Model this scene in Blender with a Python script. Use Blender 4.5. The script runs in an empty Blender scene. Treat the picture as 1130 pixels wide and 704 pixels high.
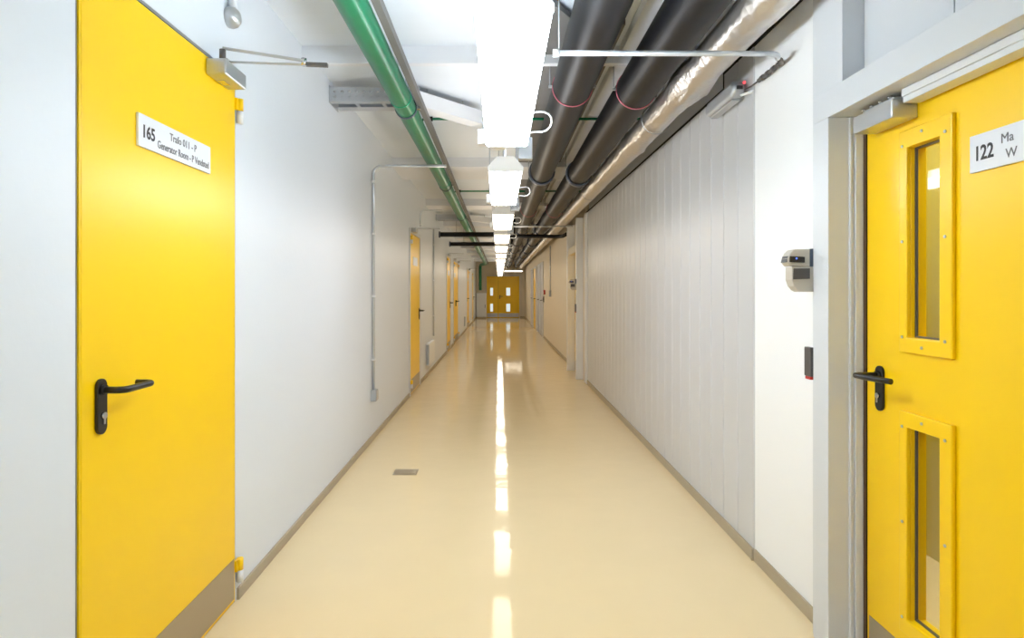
import bpy, bmesh, math, random
from mathutils import Vector, Matrix, noise

sc = bpy.context.scene
C = sc.collection
random.seed(4)
# ------------------------------------------------------------------ camera
# X = right, Y = along the corridor, Z = up.  One-point perspective (view camera with shift).
F_PX = 700.0
cam = bpy.data.cameras.new('camera')
cam.sensor_fit = 'HORIZONTAL'; cam.sensor_width = 36.0
cam.lens = F_PX / 1130.0 * 36.0
cam.shift_x = (565.0 - 551.0) / 1130.0
cam.shift_y = (320.5 - 352.0) / 1130.0
cam.clip_start = 0.02; cam.clip_end = 200
camo = bpy.data.objects.new('camera', cam); C.objects.link(camo)
camo.location = (0, 0, 1.33); camo.rotation_euler = (math.pi / 2, 0, 0)
sc.camera = camo
# ------------------------------------------------------------------ world, exposure
w = bpy.data.worlds.new('world'); sc.world = w; w.use_nodes = True
w.node_tree.nodes['Background'].inputs[0].default_value = (0.8, 0.85, 0.95, 1)
w.node_tree.nodes['Background'].inputs[1].default_value = 0.25
vs = sc.view_settings
vs.view_transform = 'Standard'; vs.look = 'None'; vs.gamma = 1.0; vs.use_curve_mapping = False
vs.exposure = 0.97
LAMP_COOL = (0.82, 0.92, 1.0); LAMP_WARM = (1.0, 0.89, 0.72)
LAMP_COOL_W = 11.0; LAMP_WARM_W = 5.0; LAMP_MID = (0.95, 0.97, 1.0); LAMP_MID_W = 11.0

# ------------------------------------------------------------------ materials
def srgb(r, g, b):
    f = lambda c: (c / 255 / 12.92) if c <= 10.3 else ((c / 255 + 0.055) / 1.055) ** 2.4
    return (f(r), f(g), f(b), 1)

def mat(name, col, rough=0.5, metal=0.0, spec=0.5, bump=0.0, bscale=60.0, var=0.0, vscale=8.0,
        stretch=None, emit=None, estr=0.0, coat=0.0, rvar=0.0):
    m = bpy.data.materials.new(name); m.use_nodes = True
    nt = m.node_tree; b = nt.nodes['Principled BSDF']
    c = srgb(*col) if max(col) > 1 else (*col, 1)
    b.inputs['Base Color'].default_value = c
    b.inputs['Roughness'].default_value = rough
    b.inputs['Metallic'].default_value = metal
    b.inputs['Specular IOR Level'].default_value = spec
    b.inputs['Coat Weight'].default_value = coat
    b.inputs['Coat Roughness'].default_value = 0.08
    if bump or var or rvar:
        tc = nt.nodes.new('ShaderNodeTexCoord'); mp = nt.nodes.new('ShaderNodeMapping')
        nt.links.new(tc.outputs['Object'], mp.inputs['Vector'])
        if stretch: mp.inputs['Scale'].default_value = stretch
    if var:
        n = nt.nodes.new('ShaderNodeTexNoise'); n.inputs['Scale'].default_value = vscale
        n.inputs['Detail'].default_value = 5
        nt.links.new(mp.outputs[0], n.inputs['Vector'])
        mx = nt.nodes.new('ShaderNodeMix'); mx.data_type = 'RGBA'
        mx.inputs[6].default_value = tuple(x * (1 - var) for x in c[:3]) + (1,)
        mx.inputs[7].default_value = tuple(min(1, x * (1 + var)) for x in c[:3]) + (1,)
        nt.links.new(n.outputs['Fac'], mx.inputs[0]); nt.links.new(mx.outputs[2], b.inputs['Base Color'])
    if rvar:
        n2 = nt.nodes.new('ShaderNodeTexNoise'); n2.inputs['Scale'].default_value = vscale * 0.7
        nt.links.new(mp.outputs[0], n2.inputs['Vector'])
        mr = nt.nodes.new('ShaderNodeMapRange')
        mr.inputs['To Min'].default_value = max(0, rough - rvar); mr.inputs['To Max'].default_value = rough + rvar
        nt.links.new(n2.outputs['Fac'], mr.inputs['Value']); nt.links.new(mr.outputs[0], b.inputs['Roughness'])
    if bump:
        n3 = nt.nodes.new('ShaderNodeTexNoise'); n3.inputs['Scale'].default_value = bscale
        n3.inputs['Detail'].default_value = 4
        nt.links.new(mp.outputs[0], n3.inputs['Vector'])
        bp = nt.nodes.new('ShaderNodeBump'); bp.inputs['Strength'].default_value = bump
        bp.inputs['Distance'].default_value = 0.01
        nt.links.new(n3.outputs['Fac'], bp.inputs['Height']); nt.links.new(bp.outputs[0], b.inputs['Normal'])
    if emit:
        b.inputs['Emission Color'].default_value = (*emit, 1); b.inputs['Emission Strength'].default_value = estr
    return m

M = {}
M['floor'] = mat('epoxy_floor', (233, 211, 169), 0.055, spec=0.13, bump=0.18, bscale=4.5, var=0.03, vscale=3.0, rvar=0.02, stretch=(1, 1, 1))
M['wall'] = mat('white_wall_paint', (228, 230, 233), 0.62, spec=0.3, bump=0.05, bscale=90, var=0.012, vscale=2.0)
M['wall_l'] = mat('white_plaster', (224, 229, 236), 0.42, spec=0.4, bump=0.06, bscale=40, var=0.015, vscale=1.2)
M['panel'] = mat('grey_metal_panel', (207, 208, 211), 0.36, spec=0.5, bump=0.015, bscale=30)
M['ceil'] = mat('ceiling_concrete', (226, 232, 240), 0.85, spec=0.2, bump=0.12, bscale=6, stretch=(0.4, 8, 1), var=0.02, vscale=3)
M['beam'] = mat('beam_paint', (228, 230, 235), 0.8, spec=0.2, bump=0.05, bscale=30)
M['yellow'] = mat('yellow_door_paint', (255, 207, 0), 0.32, spec=0.5, bump=0.012, bscale=18, var=0.015, vscale=3)
M['frame'] = mat('grey_white_frame_paint', (214, 217, 222), 0.4, spec=0.5)
M['trim'] = mat('taupe_skirting', (178, 164, 140), 0.5, spec=0.4, var=0.03, vscale=10)
M['kick'] = mat('kick_plate_steel', (172, 156, 130), 0.38, metal=0.35, spec=0.5, bump=0.02, bscale=80, stretch=(1, 0.05, 3))
M['black'] = mat('black_plastic', (28, 26, 27), 0.35, spec=0.5)
M['dark'] = mat('dark_gap', (14, 12, 11), 0.8)
M['silver'] = mat('brushed_silver', (196, 197, 198), 0.32, metal=0.75, bump=0.02, bscale=120)
M['chrome'] = mat('chrome', (215, 215, 218), 0.15, metal=1.0)
M['galv'] = mat('galvanised_steel', (186, 190, 196), 0.42, metal=0.55, var=0.06, vscale=30)
M['conduit'] = mat('conduit_steel', (205, 210, 216), 0.3, metal=0.5)
M['dullgrey'] = mat('dull_grey_metal', (120, 118, 116), 0.6, metal=0.3, var=0.06, vscale=12)
M['insul'] = mat('black_rubber_insulation', (13, 13, 18), 0.45, spec=0.32, bump=0.03, bscale=25, var=0.15, vscale=6)
M['green'] = mat('green_pipe_paint', (10, 112, 76), 0.34, spec=0.5, var=0.05, vscale=10)
M['greenstrap'] = mat('green_strap', (20, 170, 130), 0.4)
M['pink'] = mat('pink_strap', (206, 110, 128), 0.45)
M['clamp'] = mat('blue_grey_clamp', (84, 92, 108), 0.4, metal=0.3)
M['white'] = mat('white_plastic', (235, 237, 240), 0.4)
M['sign'] = mat('sign_aluminium', (226, 228, 234), 0.38, spec=0.5)
M['ink'] = mat('sign_ink', (52, 50, 54), 0.6)
M['ink2'] = mat('sign_ink_thin', (112, 110, 116), 0.6)
M['red'] = mat('red_plastic', (190, 40, 34), 0.4)
M['blue_led'] = mat('blue_indicator', (60, 80, 220), 0.3, emit=(0.1, 0.2, 1), estr=1.0)
M['red_led'] = mat('red_indicator', (230, 60, 70), 0.3, emit=(1, 0.1, 0.12), estr=0.6)
M['slate'] = mat('slate_plastic', (72, 84, 102), 0.4)
M['beige'] = mat('beige_plastic', (196, 188, 176), 0.45)
M['greydark'] = mat('dark_grey_plastic', (86, 82, 80), 0.4)
M['rubber'] = mat('brown_gasket', (92, 66, 48), 0.7)
M['greydoor'] = mat('grey_door_paint', (188, 190, 200), 0.4)
M['cream'] = mat('cream_wall_paint', (224, 214, 196), 0.55, spec=0.3, bump=0.04, bscale=60)
M['cool'] = mat('cool_tube_diffuser', (245, 248, 250), 0.4, emit=LAMP_COOL, estr=LAMP_COOL_W)
M['warm'] = mat('warm_tube_diffuser', (250, 248, 240), 0.4, emit=LAMP_WARM, estr=LAMP_WARM_W)
M['cool_top'] = mat('cool_translucent_housing', (240, 243, 246), 0.4, emit=LAMP_COOL, estr=LAMP_COOL_W * 1.3)
M['warm_top'] = mat('warm_translucent_housing', (244, 242, 238), 0.4, emit=LAMP_WARM, estr=LAMP_WARM_W * .5)
M['cool_cap'] = mat('cool_end_cap', (240, 243, 246), 0.4, emit=LAMP_COOL, estr=0.8)
M['warm_cap'] = mat('warm_end_cap', (244, 242, 238), 0.4, emit=LAMP_WARM, estr=0.05)
M['mid'] = mat('neutral_tube_diffuser', (247, 248, 248), 0.4, emit=LAMP_MID, estr=LAMP_MID_W)
M['mid_top'] = mat('neutral_translucent_housing', (242, 243, 244), 0.4, emit=LAMP_MID, estr=LAMP_MID_W * .4)
M['mid_cap'] = mat('neutral_end_cap', (242, 243, 244), 0.4, emit=LAMP_MID, estr=0.12)
M['midgrey'] = mat('mid_grey_paint', (140, 140, 146), 0.5)
M['ochre'] = mat('ochre_room_wall', (190, 170, 70), 0.6)
M['bright'] = mat('fresh_white_paint', (246, 247, 249), 0.55, spec=0.3)
M['glowpane'] = mat('glowing_pane', (200, 215, 225), 0.2, emit=(0.8, 0.95, 1.0), estr=0.35)  # pane glows by itself, standing in for a daylit room behind the doors

def foil_mat():
    m = bpy.data.materials.new('silver_foil'); m.use_nodes = True
    nt = m.node_tree; b = nt.nodes['Principled BSDF']
    b.inputs['Base Color'].default_value = (0.66, 0.63, 0.60, 1); b.inputs['Metallic'].default_value = 0.9
    b.inputs['Roughness'].default_value = 0.34
    tc = nt.nodes.new('ShaderNodeTexCoord')
    v = nt.nodes.new('ShaderNodeTexVoronoi'); v.inputs['Scale'].default_value = 26; v.feature = 'F1'
    n = nt.nodes.new('ShaderNodeTexNoise'); n.inputs['Scale'].default_value = 14; n.inputs['Detail'].default_value = 6
    nt.links.new(tc.outputs['Object'], v.inputs['Vector']); nt.links.new(tc.outputs['Object'], n.inputs['Vector'])
    ad = nt.nodes.new('ShaderNodeMath'); ad.operation = 'ADD'
    nt.links.new(v.outputs['Distance'], ad.inputs[0]); nt.links.new(n.outputs['Fac'], ad.inputs[1])
    bp = nt.nodes.new('ShaderNodeBump'); bp.inputs['Strength'].default_value = 0.35; bp.inputs['Distance'].default_value = 0.010
    nt.links.new(ad.outputs[0], bp.inputs['Height']); nt.links.new(bp.outputs[0], b.inputs['Normal'])
    return m
M['foil'] = foil_mat()

def glass_mat():
    m = bpy.data.materials.new('wired_glass'); m.use_nodes = True
    nt = m.node_tree; out = nt.nodes['Material Output']; nt.nodes.remove(nt.nodes['Principled BSDF'])
    t = nt.nodes.new('ShaderNodeBsdfTransparent'); t.inputs[0].default_value = (0.90, 0.94, 0.90, 1)
    g = nt.nodes.new('ShaderNodeBsdfGlossy'); g.inputs['Roughness'].default_value = 0.03
    lw = nt.nodes.new('ShaderNodeLayerWeight'); lw.inputs[0].default_value = 0.5
    pw = nt.nodes.new('ShaderNodeMath'); pw.operation = 'POWER'; pw.inputs[1].default_value = 4.0
    ml = nt.nodes.new('ShaderNodeMath'); ml.operation = 'MULTIPLY_ADD'; ml.inputs[1].default_value = 0.9; ml.inputs[2].default_value = 0.04
    mx = nt.nodes.new('ShaderNodeMixShader')
    nt.links.new(lw.outputs['Facing'], pw.inputs[0]); nt.links.new(pw.outputs[0], ml.inputs[0]); nt.links.new(ml.outputs[0], mx.inputs[0])
    nt.links.new(t.outputs[0], mx.inputs[1]); nt.links.new(g.outputs[0], mx.inputs[2])
    nt.links.new(mx.outputs[0], out.inputs[0])
    return m
M['glass'] = glass_mat()

# ------------------------------------------------------------------ mesh building
class MB:
    def __init__(s): s.v = []; s.f = []; s.sm = []
    def _add(s, vs_, fs, smooth=False):
        o = len(s.v); s.v += [tuple(p) for p in vs_]
        for q in fs: s.f.append([i + o for i in q]); s.sm.append(smooth)
        return s
    def box(s, x0, x1, y0, y1, z0, z1):
        if x0 > x1: x0, x1 = x1, x0
        if y0 > y1: y0, y1 = y1, y0
        if z0 > z1: z0, z1 = z1, z0
        vv = [(x, y, z) for z in (z0, z1) for y in (y0, y1) for x in (x0, x1)]
        return s._add(vv, [(0, 2, 3, 1), (4, 5, 7, 6), (0, 1, 5, 4), (2, 6, 7, 3), (0, 4, 6, 2), (1, 3, 7, 5)])
    def tube(s, path, r, seg=12, caps=True, radii=None):
        P = [Vector(p) for p in path]; n = len(P)
        T = []
        for i in range(n):
            a = P[max(i - 1, 0)]; b = P[min(i + 1, n - 1)]; T.append((b - a).normalized())
        up = Vector((0, 0, 1)) if abs(T[0].z) < 0.9 else Vector((1, 0, 0))
        u = (up - T[0] * up.dot(T[0])).normalized()
        vv = []
        for i in range(n):
            u = (u - T[i] * u.dot(T[i])).normalized(); w_ = T[i].cross(u)
            rr = radii[i] if radii else r
            for k in range(seg):
                a = 2 * math.pi * k / seg
                vv.append(P[i] + (u * math.cos(a) + w_ * math.sin(a)) * rr)
        fs = []
        for i in range(n - 1):
            for k in range(seg):
                k2 = (k + 1) % seg
                fs.append((i * seg + k, i * seg + k2, (i + 1) * seg + k2, (i + 1) * seg + k))
        s._add(vv, fs, True)
        if caps:
            o = len(s.v) - len(vv)
            s.f.append([o + k for k in range(seg)][::-1]); s.sm.append(False)
            s.f.append([o + (n - 1) * seg + k for k in range(seg)]); s.sm.append(False)
        return s
    def ring(s, c, axis, r, t, wd, seg=32, a0=0, a1=2 * math.pi):
        """flat band round a pipe running along Y: inner radius r, thickness t, width wd"""
        cx, cy, cz = c; vv = []; full = abs(a1 - a0 - 2 * math.pi) < 1e-6
        n = seg if full else seg + 1
        for k in range(n):
            a = a0 + (a1 - a0) * k / seg
            for rr, yy in ((r, -wd / 2), (r + t, -wd / 2), (r + t, wd / 2), (r, wd / 2)):
                vv.append((cx + rr * math.cos(a), cy + yy, cz + rr * math.sin(a)))
        fs = []
        for k in range(seg):
            k2 = (k + 1) % n
            for j in range(4):
                j2 = (j + 1) % 4
                fs.append((k * 4 + j, k * 4 + j2, k2 * 4 + j2, k2 * 4 + j))
        return s._add(vv, fs, True)
    def prism(s, prof, y0, y1):
        """profile [(x,z)...] extruded along y"""
        n = len(prof)
        vv = [(x, y0, z) for x, z in prof] + [(x, y1, z) for x, z in prof]
        fs = [tuple(range(n))[::-1], tuple(range(n, 2 * n))]
        for i in range(n):
            j = (i + 1) % n; fs.append((i, j, n + j, n + i))
        return s._add(vv, fs)
    def prismx(s, prof, x0, x1, smooth=False):
        """profile [(y,z)...] extruded along x"""
        n = len(prof)
        vv = [(x0, y, z) for y, z in prof] + [(x1, y, z) for y, z in prof]
        fs = [tuple(range(n)), tuple(range(n, 2 * n))[::-1]]
        for i in range(n):
            j = (i + 1) % n; fs.append((j, i, n + i, n + j))
        return s._add(vv, fs)
    def poly(s, pts, z0, z1):
        n = len(pts)
        vv = [(x, y, z0) for x, y in pts] + [(x, y, z1) for x, y in pts]
        fs = [tuple(range(n))[::-1], tuple(range(n, 2 * n))]
        for i in range(n):
            j = (i + 1) % n; fs.append((i, j, n + j, n + i))
        return s._add(vv, fs)
    def grid(s, xs, ys, zs, hole):
        """solid of box cells with shared faces left out; hole(cx,cy,cz) -> True where empty"""
        sol = {}
        for i in range(len(xs) - 1):
            for j in range(len(ys) - 1):
                for k in range(len(zs) - 1):
                    sol[i, j, k] = not hole((xs[i] + xs[i+1]) / 2, (ys[j] + ys[j+1]) / 2, (zs[k] + zs[k+1]) / 2)
        for (i, j, k), on in sol.items():
            if not on: continue
            x0, x1, y0, y1, z0, z1 = xs[i], xs[i+1], ys[j], ys[j+1], zs[k], zs[k+1]
            Q = {(-1,0,0): [(x0,y0,z0),(x0,y0,z1),(x0,y1,z1),(x0,y1,z0)], (1,0,0): [(x1,y0,z0),(x1,y1,z0),(x1,y1,z1),(x1,y0,z1)],
                 (0,-1,0): [(x0,y0,z0),(x1,y0,z0),(x1,y0,z1),(x0,y0,z1)], (0,1,0): [(x0,y1,z0),(x0,y1,z1),(x1,y1,z1),(x1,y1,z0)],
                 (0,0,-1): [(x0,y0,z0),(x0,y1,z0),(x1,y1,z0),(x1,y0,z0)], (0,0,1): [(x0,y0,z1),(x1,y0,z1),(x1,y1,z1),(x0,y1,z1)]}
            for (a, b, c), q in Q.items():
                if not sol.get((i + a, j + b, k + c), False): s._add(q, [(0, 1, 2, 3)])
        return s
    def mesh(s, name, m):
        me = bpy.data.meshes.new(name); me.from_pydata(s.v, [], s.f)
        for p, q in zip(me.polygons, s.sm): p.use_smooth = q
        bm = bmesh.new(); bm.from_mesh(me)
        bmesh.ops.remove_doubles(bm, verts=bm.verts, dist=1e-6)
        bmesh.ops.recalc_face_normals(bm, faces=bm.faces); bm.to_mesh(me); bm.free()
        me.materials.append(M[m]); return me
    def build(s, name, m, parent=None, bevel=0.0, seg=2, loc=None):
        o = bpy.data.objects.new(name, s.mesh(name, m)); C.objects.link(o)
        if loc: o.location = loc
        if parent: o.parent = parent
        if bevel:
            b = o.modifiers.new('bevel', 'BEVEL'); b.width = bevel; b.segments = seg
            b.limit_method = 'ANGLE'; b.angle_limit = math.radians(40)
        return o

def tag(o, label, cat, group=None, kind=None):
    o['label'] = label; o['category'] = cat
    if group: o['group'] = group
    if kind: o['kind'] = kind
    return o
def thing(name, loc, label, cat, group=None, kind=None):
    o = bpy.data.objects.new(name, None); C.objects.link(o); o.location = loc; o.empty_display_size = 0.1
    return tag(o, label, cat, group, kind)
def box(name, m, parent, x0, x1, y0, y1, z0, z1, bevel=0.0):
    return MB().box(x0, x1, y0, y1, z0, z1).build(name, m, parent, bevel)
def dup(o, parent=None, loc=None):
    c = o.copy(); C.objects.link(c); c.parent = parent
    if loc: c.location = loc
    for ch in list(o.children): dup(ch, c)
    return c
def arc(c, r, a0, a1, n, plane):
    out = []
    for i in range(n + 1):
        a = a0 + (a1 - a0) * i / n
        d = (r * math.cos(a), r * math.sin(a))
        out.append({'xz': (c[0] + d[0], c[1], c[2] + d[1]), 'yz': (c[0], c[1] + d[0], c[2] + d[1]), 'xy': (c[0] + d[0], c[1] + d[1], c[2])}[plane])
    return out
def text(name, s, size, parent, loc, rot, m, bold=0.0, width=None):
    cu = bpy.data.curves.new(name, 'FONT'); cu.body = s; cu.size = size; cu.extrude = 0.0004; cu.offset = bold
    cu.resolution_u = 3
    t = bpy.data.objects.new(name + '_tmp', cu); C.objects.link(t)
    bpy.context.view_layer.update()
    dg = bpy.context.evaluated_depsgraph_get()
    me = bpy.data.meshes.new_from_object(t.evaluated_get(dg)); me.name = name
    bpy.data.objects.remove(t); bpy.data.curves.remove(cu)
    if width:
        wx = max(v.co.x for v in me.vertices); k = width / wx
        for v in me.vertices: v.co.x *= k
    me.materials.clear(); me.materials.append(M[m])
    o = bpy.data.objects.new(name, me); C.objects.link(o); o.parent = parent
    o.location = loc; o.rotation_euler = rot
    return o

XL, XR = -1.130, 1.256          # wall faces
ZC = 2.73                       # ceiling
YB, YE = -9.0, 31.0             # corridor ends
# ------------------------------------------------------------------ shell
fl = box('floor', 'floor', None, -1.45, 2.3, YB - .15, YE + .3, -0.1, 0)
tag(fl, 'glossy cream epoxy floor running the length of the corridor', 'floor', kind='structure')
ce = box('ceiling', 'ceil', None, -1.45, 2.3, YB - .15, YE + .3, ZC, ZC + 0.12)
tag(ce, 'white painted concrete ceiling above the pipes and lamps', 'ceiling', kind='structure')
for y, wd, dz in ((3.63, .05, .10), (6.68, .75, .10), (9.72, .5, .10), (12.8, .5, .10), (15.9, .5, .1), (19.0, .5, .1), (22.1, .5, .1), (25.2, .5, .1), (28.3, .5, .1)):
    box('ceiling_beam', 'beam', ce, XL, XR + .02, y, y + wd, ZC - dz, ZC + .01)

# left wall with its door openings (y0, y1, height)
LD = [(1.690, 2.715, 2.25), (7.93, 9.02, 2.12), (13.5, 14.62, 2.12), (15.5, 17.3, 2.12), (22.0, 23.4, 2.12), (26.2, 27.4, 2.12)]
ys = sorted([YB, YE] + [a for d in LD for a in d[:2]])
def lhole(cx, cy, cz): return any(a < cy < b and cz < h for a, b, h in LD)
wl = MB().grid([XL - .15, XL], ys, [0, 2.12, 2.25, ZC], lhole).build('wall_left', 'wall_l')
tag(wl, 'smooth white plastered wall on the left of the corridor', 'wall', kind='structure')
b = MB()
prev = YB
for a, c, h in LD + [(YE, YE, 0)]:
    if a - prev > .02: b.box(XL, XL + .012, prev + .012, a - .012, 0, .05)
    prev = c
tag(b.build('baseboard_left', 'trim', bevel=.002), 'low taupe skirting strip along the left wall', 'baseboard', kind='structure')

# right wall: (a) panelled partition, (b) white wall beside the near door, (c) far cream wall, (d) near wall
wr = tag(box('wall_right', 'panel', None, XR + .03, XR + .2, 3.13, 9.22, 0, 2.44), 'grey ribbed metal panel partition on the right', 'wall', kind='structure')
P0, PW = 3.13, 0.2103
strip = {}
for i in range(29):
    y0 = P0 + i * PW
    top = 2.535 if y0 < 3.55 else 2.445
    if top not in strip:
        mb = MB(); e = .006
        mb.prism([(XR + .03, .0), (XR + .006, .0), (XR + .006, top), (XR + .03, top)], 0.0, PW)        # ground of the rib joint
        mb.v = []; mb.f = []; mb.sm = []
        pr = [(0.0, XR + .03), (0.0, XR + .007), (.005, XR + .005), (.010, XR), (PW - .010, XR), (PW - .005, XR + .005), (PW, XR + .007), (PW, XR + .03)]
        n = len(pr)
        vv = [(x, y, 0.0) for y, x in pr] + [(x, y, top) for y, x in pr]
        fs = [tuple(range(n)), tuple(range(n, 2 * n))[::-1]] + [(i_, (i_ + 1) % n, n + (i_ + 1) % n, n + i_) for i_ in range(n)]
        mb._add(vv, fs)
        strip[top] = mb.mesh('panel', 'panel')
    o = bpy.data.objects.new('panel', strip[top]); C.objects.link(o); o.location = (0, y0, 0); o.parent = wr
# dark seal and the wall set back above it
box('top_seal', 'dark', wr, XR - .001, XR + .06, 3.56, 9.22, 2.4455, 2.462)
box('top_seal', 'dark', wr, XR - .001, XR + .06, 2.47, 3.56, 2.5355, 2.552)
box('top_seal', 'dark', wr, XR - .001, XR + .06, 3.549, 3.56, 2.4625, 2.535)
up = MB().box(XR + .045, XR + .2, 3.13, 9.22, 2.463, ZC).build('upper_wall', 'wall', wr)
wn = tag(MB().box(1.262, 1.42, 2.462, 3.13, 0, 2.535).box(1.31, 1.42, 2.462, 3.13, 2.553, ZC).build('wall_beside_door', 'bright'),
         'plain bright white wall strip between the ribbed panels and the near right door', 'wall', kind='structure')
wf = tag(MB().grid([XR, XR + .2], [9.22, 9.58, 10.52, YE], [0, 2.0, ZC], lambda x, y, z: 9.58 < y < 10.52 and z < 2.0).build('wall_right_far', 'cream'),
         'cream painted wall on the right beyond the ribbed panels', 'wall', kind='structure')
tag(MB().box(XR - .02, XR, 9.0, 9.22, 0, 2.44).build('trim_1', 'wall', bevel=.003), 'pale pilaster closing the far end of the ribbed panels', 'trim', kind='structure')
tag(box('wall_right_near', 'wall', None, XR, XR + .2, YB, 1.05, 0, ZC), 'white wall beside the viewer on the right, out of frame', 'wall', kind='structure')
tag(box('wall_back', 'wall', None, -1.3, 1.5, YB - .14, YB, 0, ZC), 'white end wall of the corridor behind the viewer', 'wall', kind='structure')
b = MB().box(XR - .012, XR, 3.135, 9.0, 0, .058).box(XR - .015, XR - .0, 3.12, 3.134, 0, .06)
b.box(1.250, 1.262, 2.465, 3.118, 0, .058)
b.box(XR - .012, XR, 10.66, 17.9, 0, .058); b.box(XR - .012, XR, 20.7, 21.3, 0, .058); b.box(XR - .012, XR, 24.9, YE, 0, .058)
tag(b.build('baseboard_right', 'trim', bevel=.002), 'low taupe skirting strip along the right wall', 'baseboard', kind='structure')

# ------------------------------------------------------------------ door furniture
def rod_pts(y, z, x0, sx, out, length, sy, ret, bulge=0.0):
    """lever centre line: out from the plate, bend, along the door, back"""
    r = .018; p = [(x0, y, z)]
    cx = x0 + sx * (out - r)
    for i in range(7):
        a = i / 6 * math.pi / 2
        p.append((cx + sx * r * math.sin(a), y + sy * (r - r * math.cos(a)), z))
    ye = y + sy * length
    for i in range(1, 5):
        t = i / 5
        p.append((x0 + sx * (out - bulge * t * t), y + sy * (r + (length - 2 * r) * t), z))
    if ret:
        cx2 = x0 + sx * (out - r - bulge)
        for i in range(7):
            a = i / 6 * math.pi / 2
            p.append((cx2 + sx * r * math.cos(a), ye - sy * r + sy * r * math.sin(a), z))
        p.append((x0 + sx * .012, ye, z))
    else:
        p.append((x0 + sx * (out - bulge), ye, z))
    return p
def door_handle(parent, xf, sx, y, z, sy, out=.062, length=.14, ret=True, bulge=0.0):
    """xf: door face, sx: direction out of the door, sy: the way the lever points"""
    a = .022; h0, h1 = z - .125, z + .032; pr = []
    for i in range(9): t = math.pi * i / 8; pr.append((y + a * math.cos(t), h1 - a + a * math.sin(t)))
    for i in range(9): t = math.pi + math.pi * i / 8; pr.append((y + a * math.cos(t), h0 + a + a * math.sin(t)))
    pl = MB().prismx(pr, xf + sx * .0005, xf + sx * .0105).build('handle_plate', 'black', parent, bevel=.002)
    MB().tube([(xf + sx * .0105, y, z), (xf + sx * .019, y, z)], .015, 16).build('collar', 'black', pl)
    MB().tube(rod_pts(y, z, xf + sx * .0105, sx, out, length, sy, ret, bulge), .0098, 14).build('lever', 'black', pl)
    cy = MB().tube([(xf + sx * .0105, y, z - .072), (xf + sx * .018, y, z - .072)], .0095, 14)
    cy.box(xf + sx * .0105, xf + sx * .0165, y - .0045, y + .0045, z - .096, z - .074)
    cy.build('lock_cylinder', 'chrome', pl)
    return pl
def hinge(parent, xf, sx, y, z0, z1):
    zm = (z0 + z1) / 2; x = xf + sx * .014
    h = MB().tube([(x, y, zm + .002), (x, y, z1)], .0135, 16).box(xf + sx * .0005, xf + sx * .013, y - .03, y, zm + .002, z1 - .002).build('hinge', 'yellow', parent)
    MB().tube([(x, y, z0), (x, y, zm)], .0135, 16).box(xf + sx * .0005, xf + sx * .013, y, y + .014, z0 + .002, zm).build('hinge_knuckle', 'white', h)
    return h

# ------------------------------------------------------------------ near left door
d1 = thing('door_1', (XL, 2.2, 0), 'tall yellow metal door numbered 165 with black lever, nearest on the left', 'door', kind='structure')
def child(o, p):                                     # parent with world placement kept (parent at pure translation)
    o.location = Vector(o.location) - p.location; return o
def fix(root):
    for o in root.children: o.location = Vector(o.location) - Vector(root.location)
xd = XL + .004                                       # door face
box('door_leaf', 'yellow', d1, XL - .055, xd, 1.708, 2.702, .008, 2.232, .002)
fr = MB().box(XL - .12, XL - .002, 1.6905, 1.699, 0, 2.249).box(XL - .12, XL - .002, 2.708, 2.7145, 0, 2.249).box(XL - .12, XL - .002, 1.699, 2.708, 2.24, 2.2495)
fr.build('door_frame', 'midgrey', d1)
box('frame_edge', 'yellow', d1, XL - .05, XL + .003, 1.7005, 1.7065, .004, 2.236)
box('kick_plate', 'kick', d1, xd + .0005, xd + .002, 1.722, 2.690, .022, .193)
door_handle(d1, xd, 1, 1.785, 1.05, 1, out=.062, length=.145, ret=True)
hinge(d1, XL + .001, 1, 2.728, 2.046, 2.152)
hinge(d1, XL + .001, 1, 2.728, .078, .18)
sg = box('sign_plate', 'sign', d1, xd + .0005, xd + .009, 1.965, 2.454, 1.780, 1.883, .001)
ROT_L = (math.pi / 2, 0, math.pi / 2)
tx = xd + .0095
text('number', '165', .056, sg, (tx, 1.982, 1.812), ROT_L, 'ink', bold=.0012, width=.075)
text('lettering', 'Trafo 011 - P', .036, sg, (tx, 2.150, 1.839), ROT_L, 'ink2', bold=.0004, width=.19)
text('lettering', 'Generator Room - P Vendsted', .036, sg, (tx, 2.072, 1.797), ROT_L, 'ink2', bold=.0004, width=.365)
# closer
cl = MB().box(xd + .001, xd + .078, 2.43, 2.63, 2.160, 2.222).build('door_closer', 'silver', d1, bevel=.006)
MB().tube([(xd + .055, 2.455, 2.222), (xd + .055, 2.455, 2.262)], .012, 14).build('spindle', 'greydark', cl)
MB().box(xd + .012, xd + .040, 2.50, 2.56, 2.157, 2.1595).build('valve_cover', 'chrome', cl)
MB().box(XL + .001, XL + .03, 2.565, 2.605, 2.252, 2.272).build('arm_shoe', 'silver', cl, bevel=.003)
def bar(a, b_, wd, th):
    a = Vector(a); b_ = Vector(b_); t = (b_ - a).normalized(); n = Vector((0, 0, 1)).cross(t).normalized() * wd / 2; u = t.cross(n.normalized()) * th / 2
    m_ = MB(); vv = []
    for p in (a, b_):
        for s1, s2 in ((-1, -1), (1, -1), (1, 1), (-1, 1)): vv.append(p + n * s1 + u * s2)
    m_._add(vv, [(0, 1, 2, 3), (7, 6, 5, 4), (0, 4, 5, 1), (1, 5, 6, 2), (2, 6, 7, 3), (3, 7, 4, 0)])
    return m_
bar((xd + .055, 2.455, 2.268), (-.785, 2.545, 2.252), .020, .007).build('arm', 'silver', cl, bevel=.002)
bar((XL + .02, 2.585, 2.262), (-.785, 2.552, 2.238), .016, .006).build('forearm', 'silver', cl, bevel=.002)
MB().tube([(-.785, 2.548, 2.232), (-.785, 2.548, 2.262)], .011, 14).build('elbow', 'chrome', cl)
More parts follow.
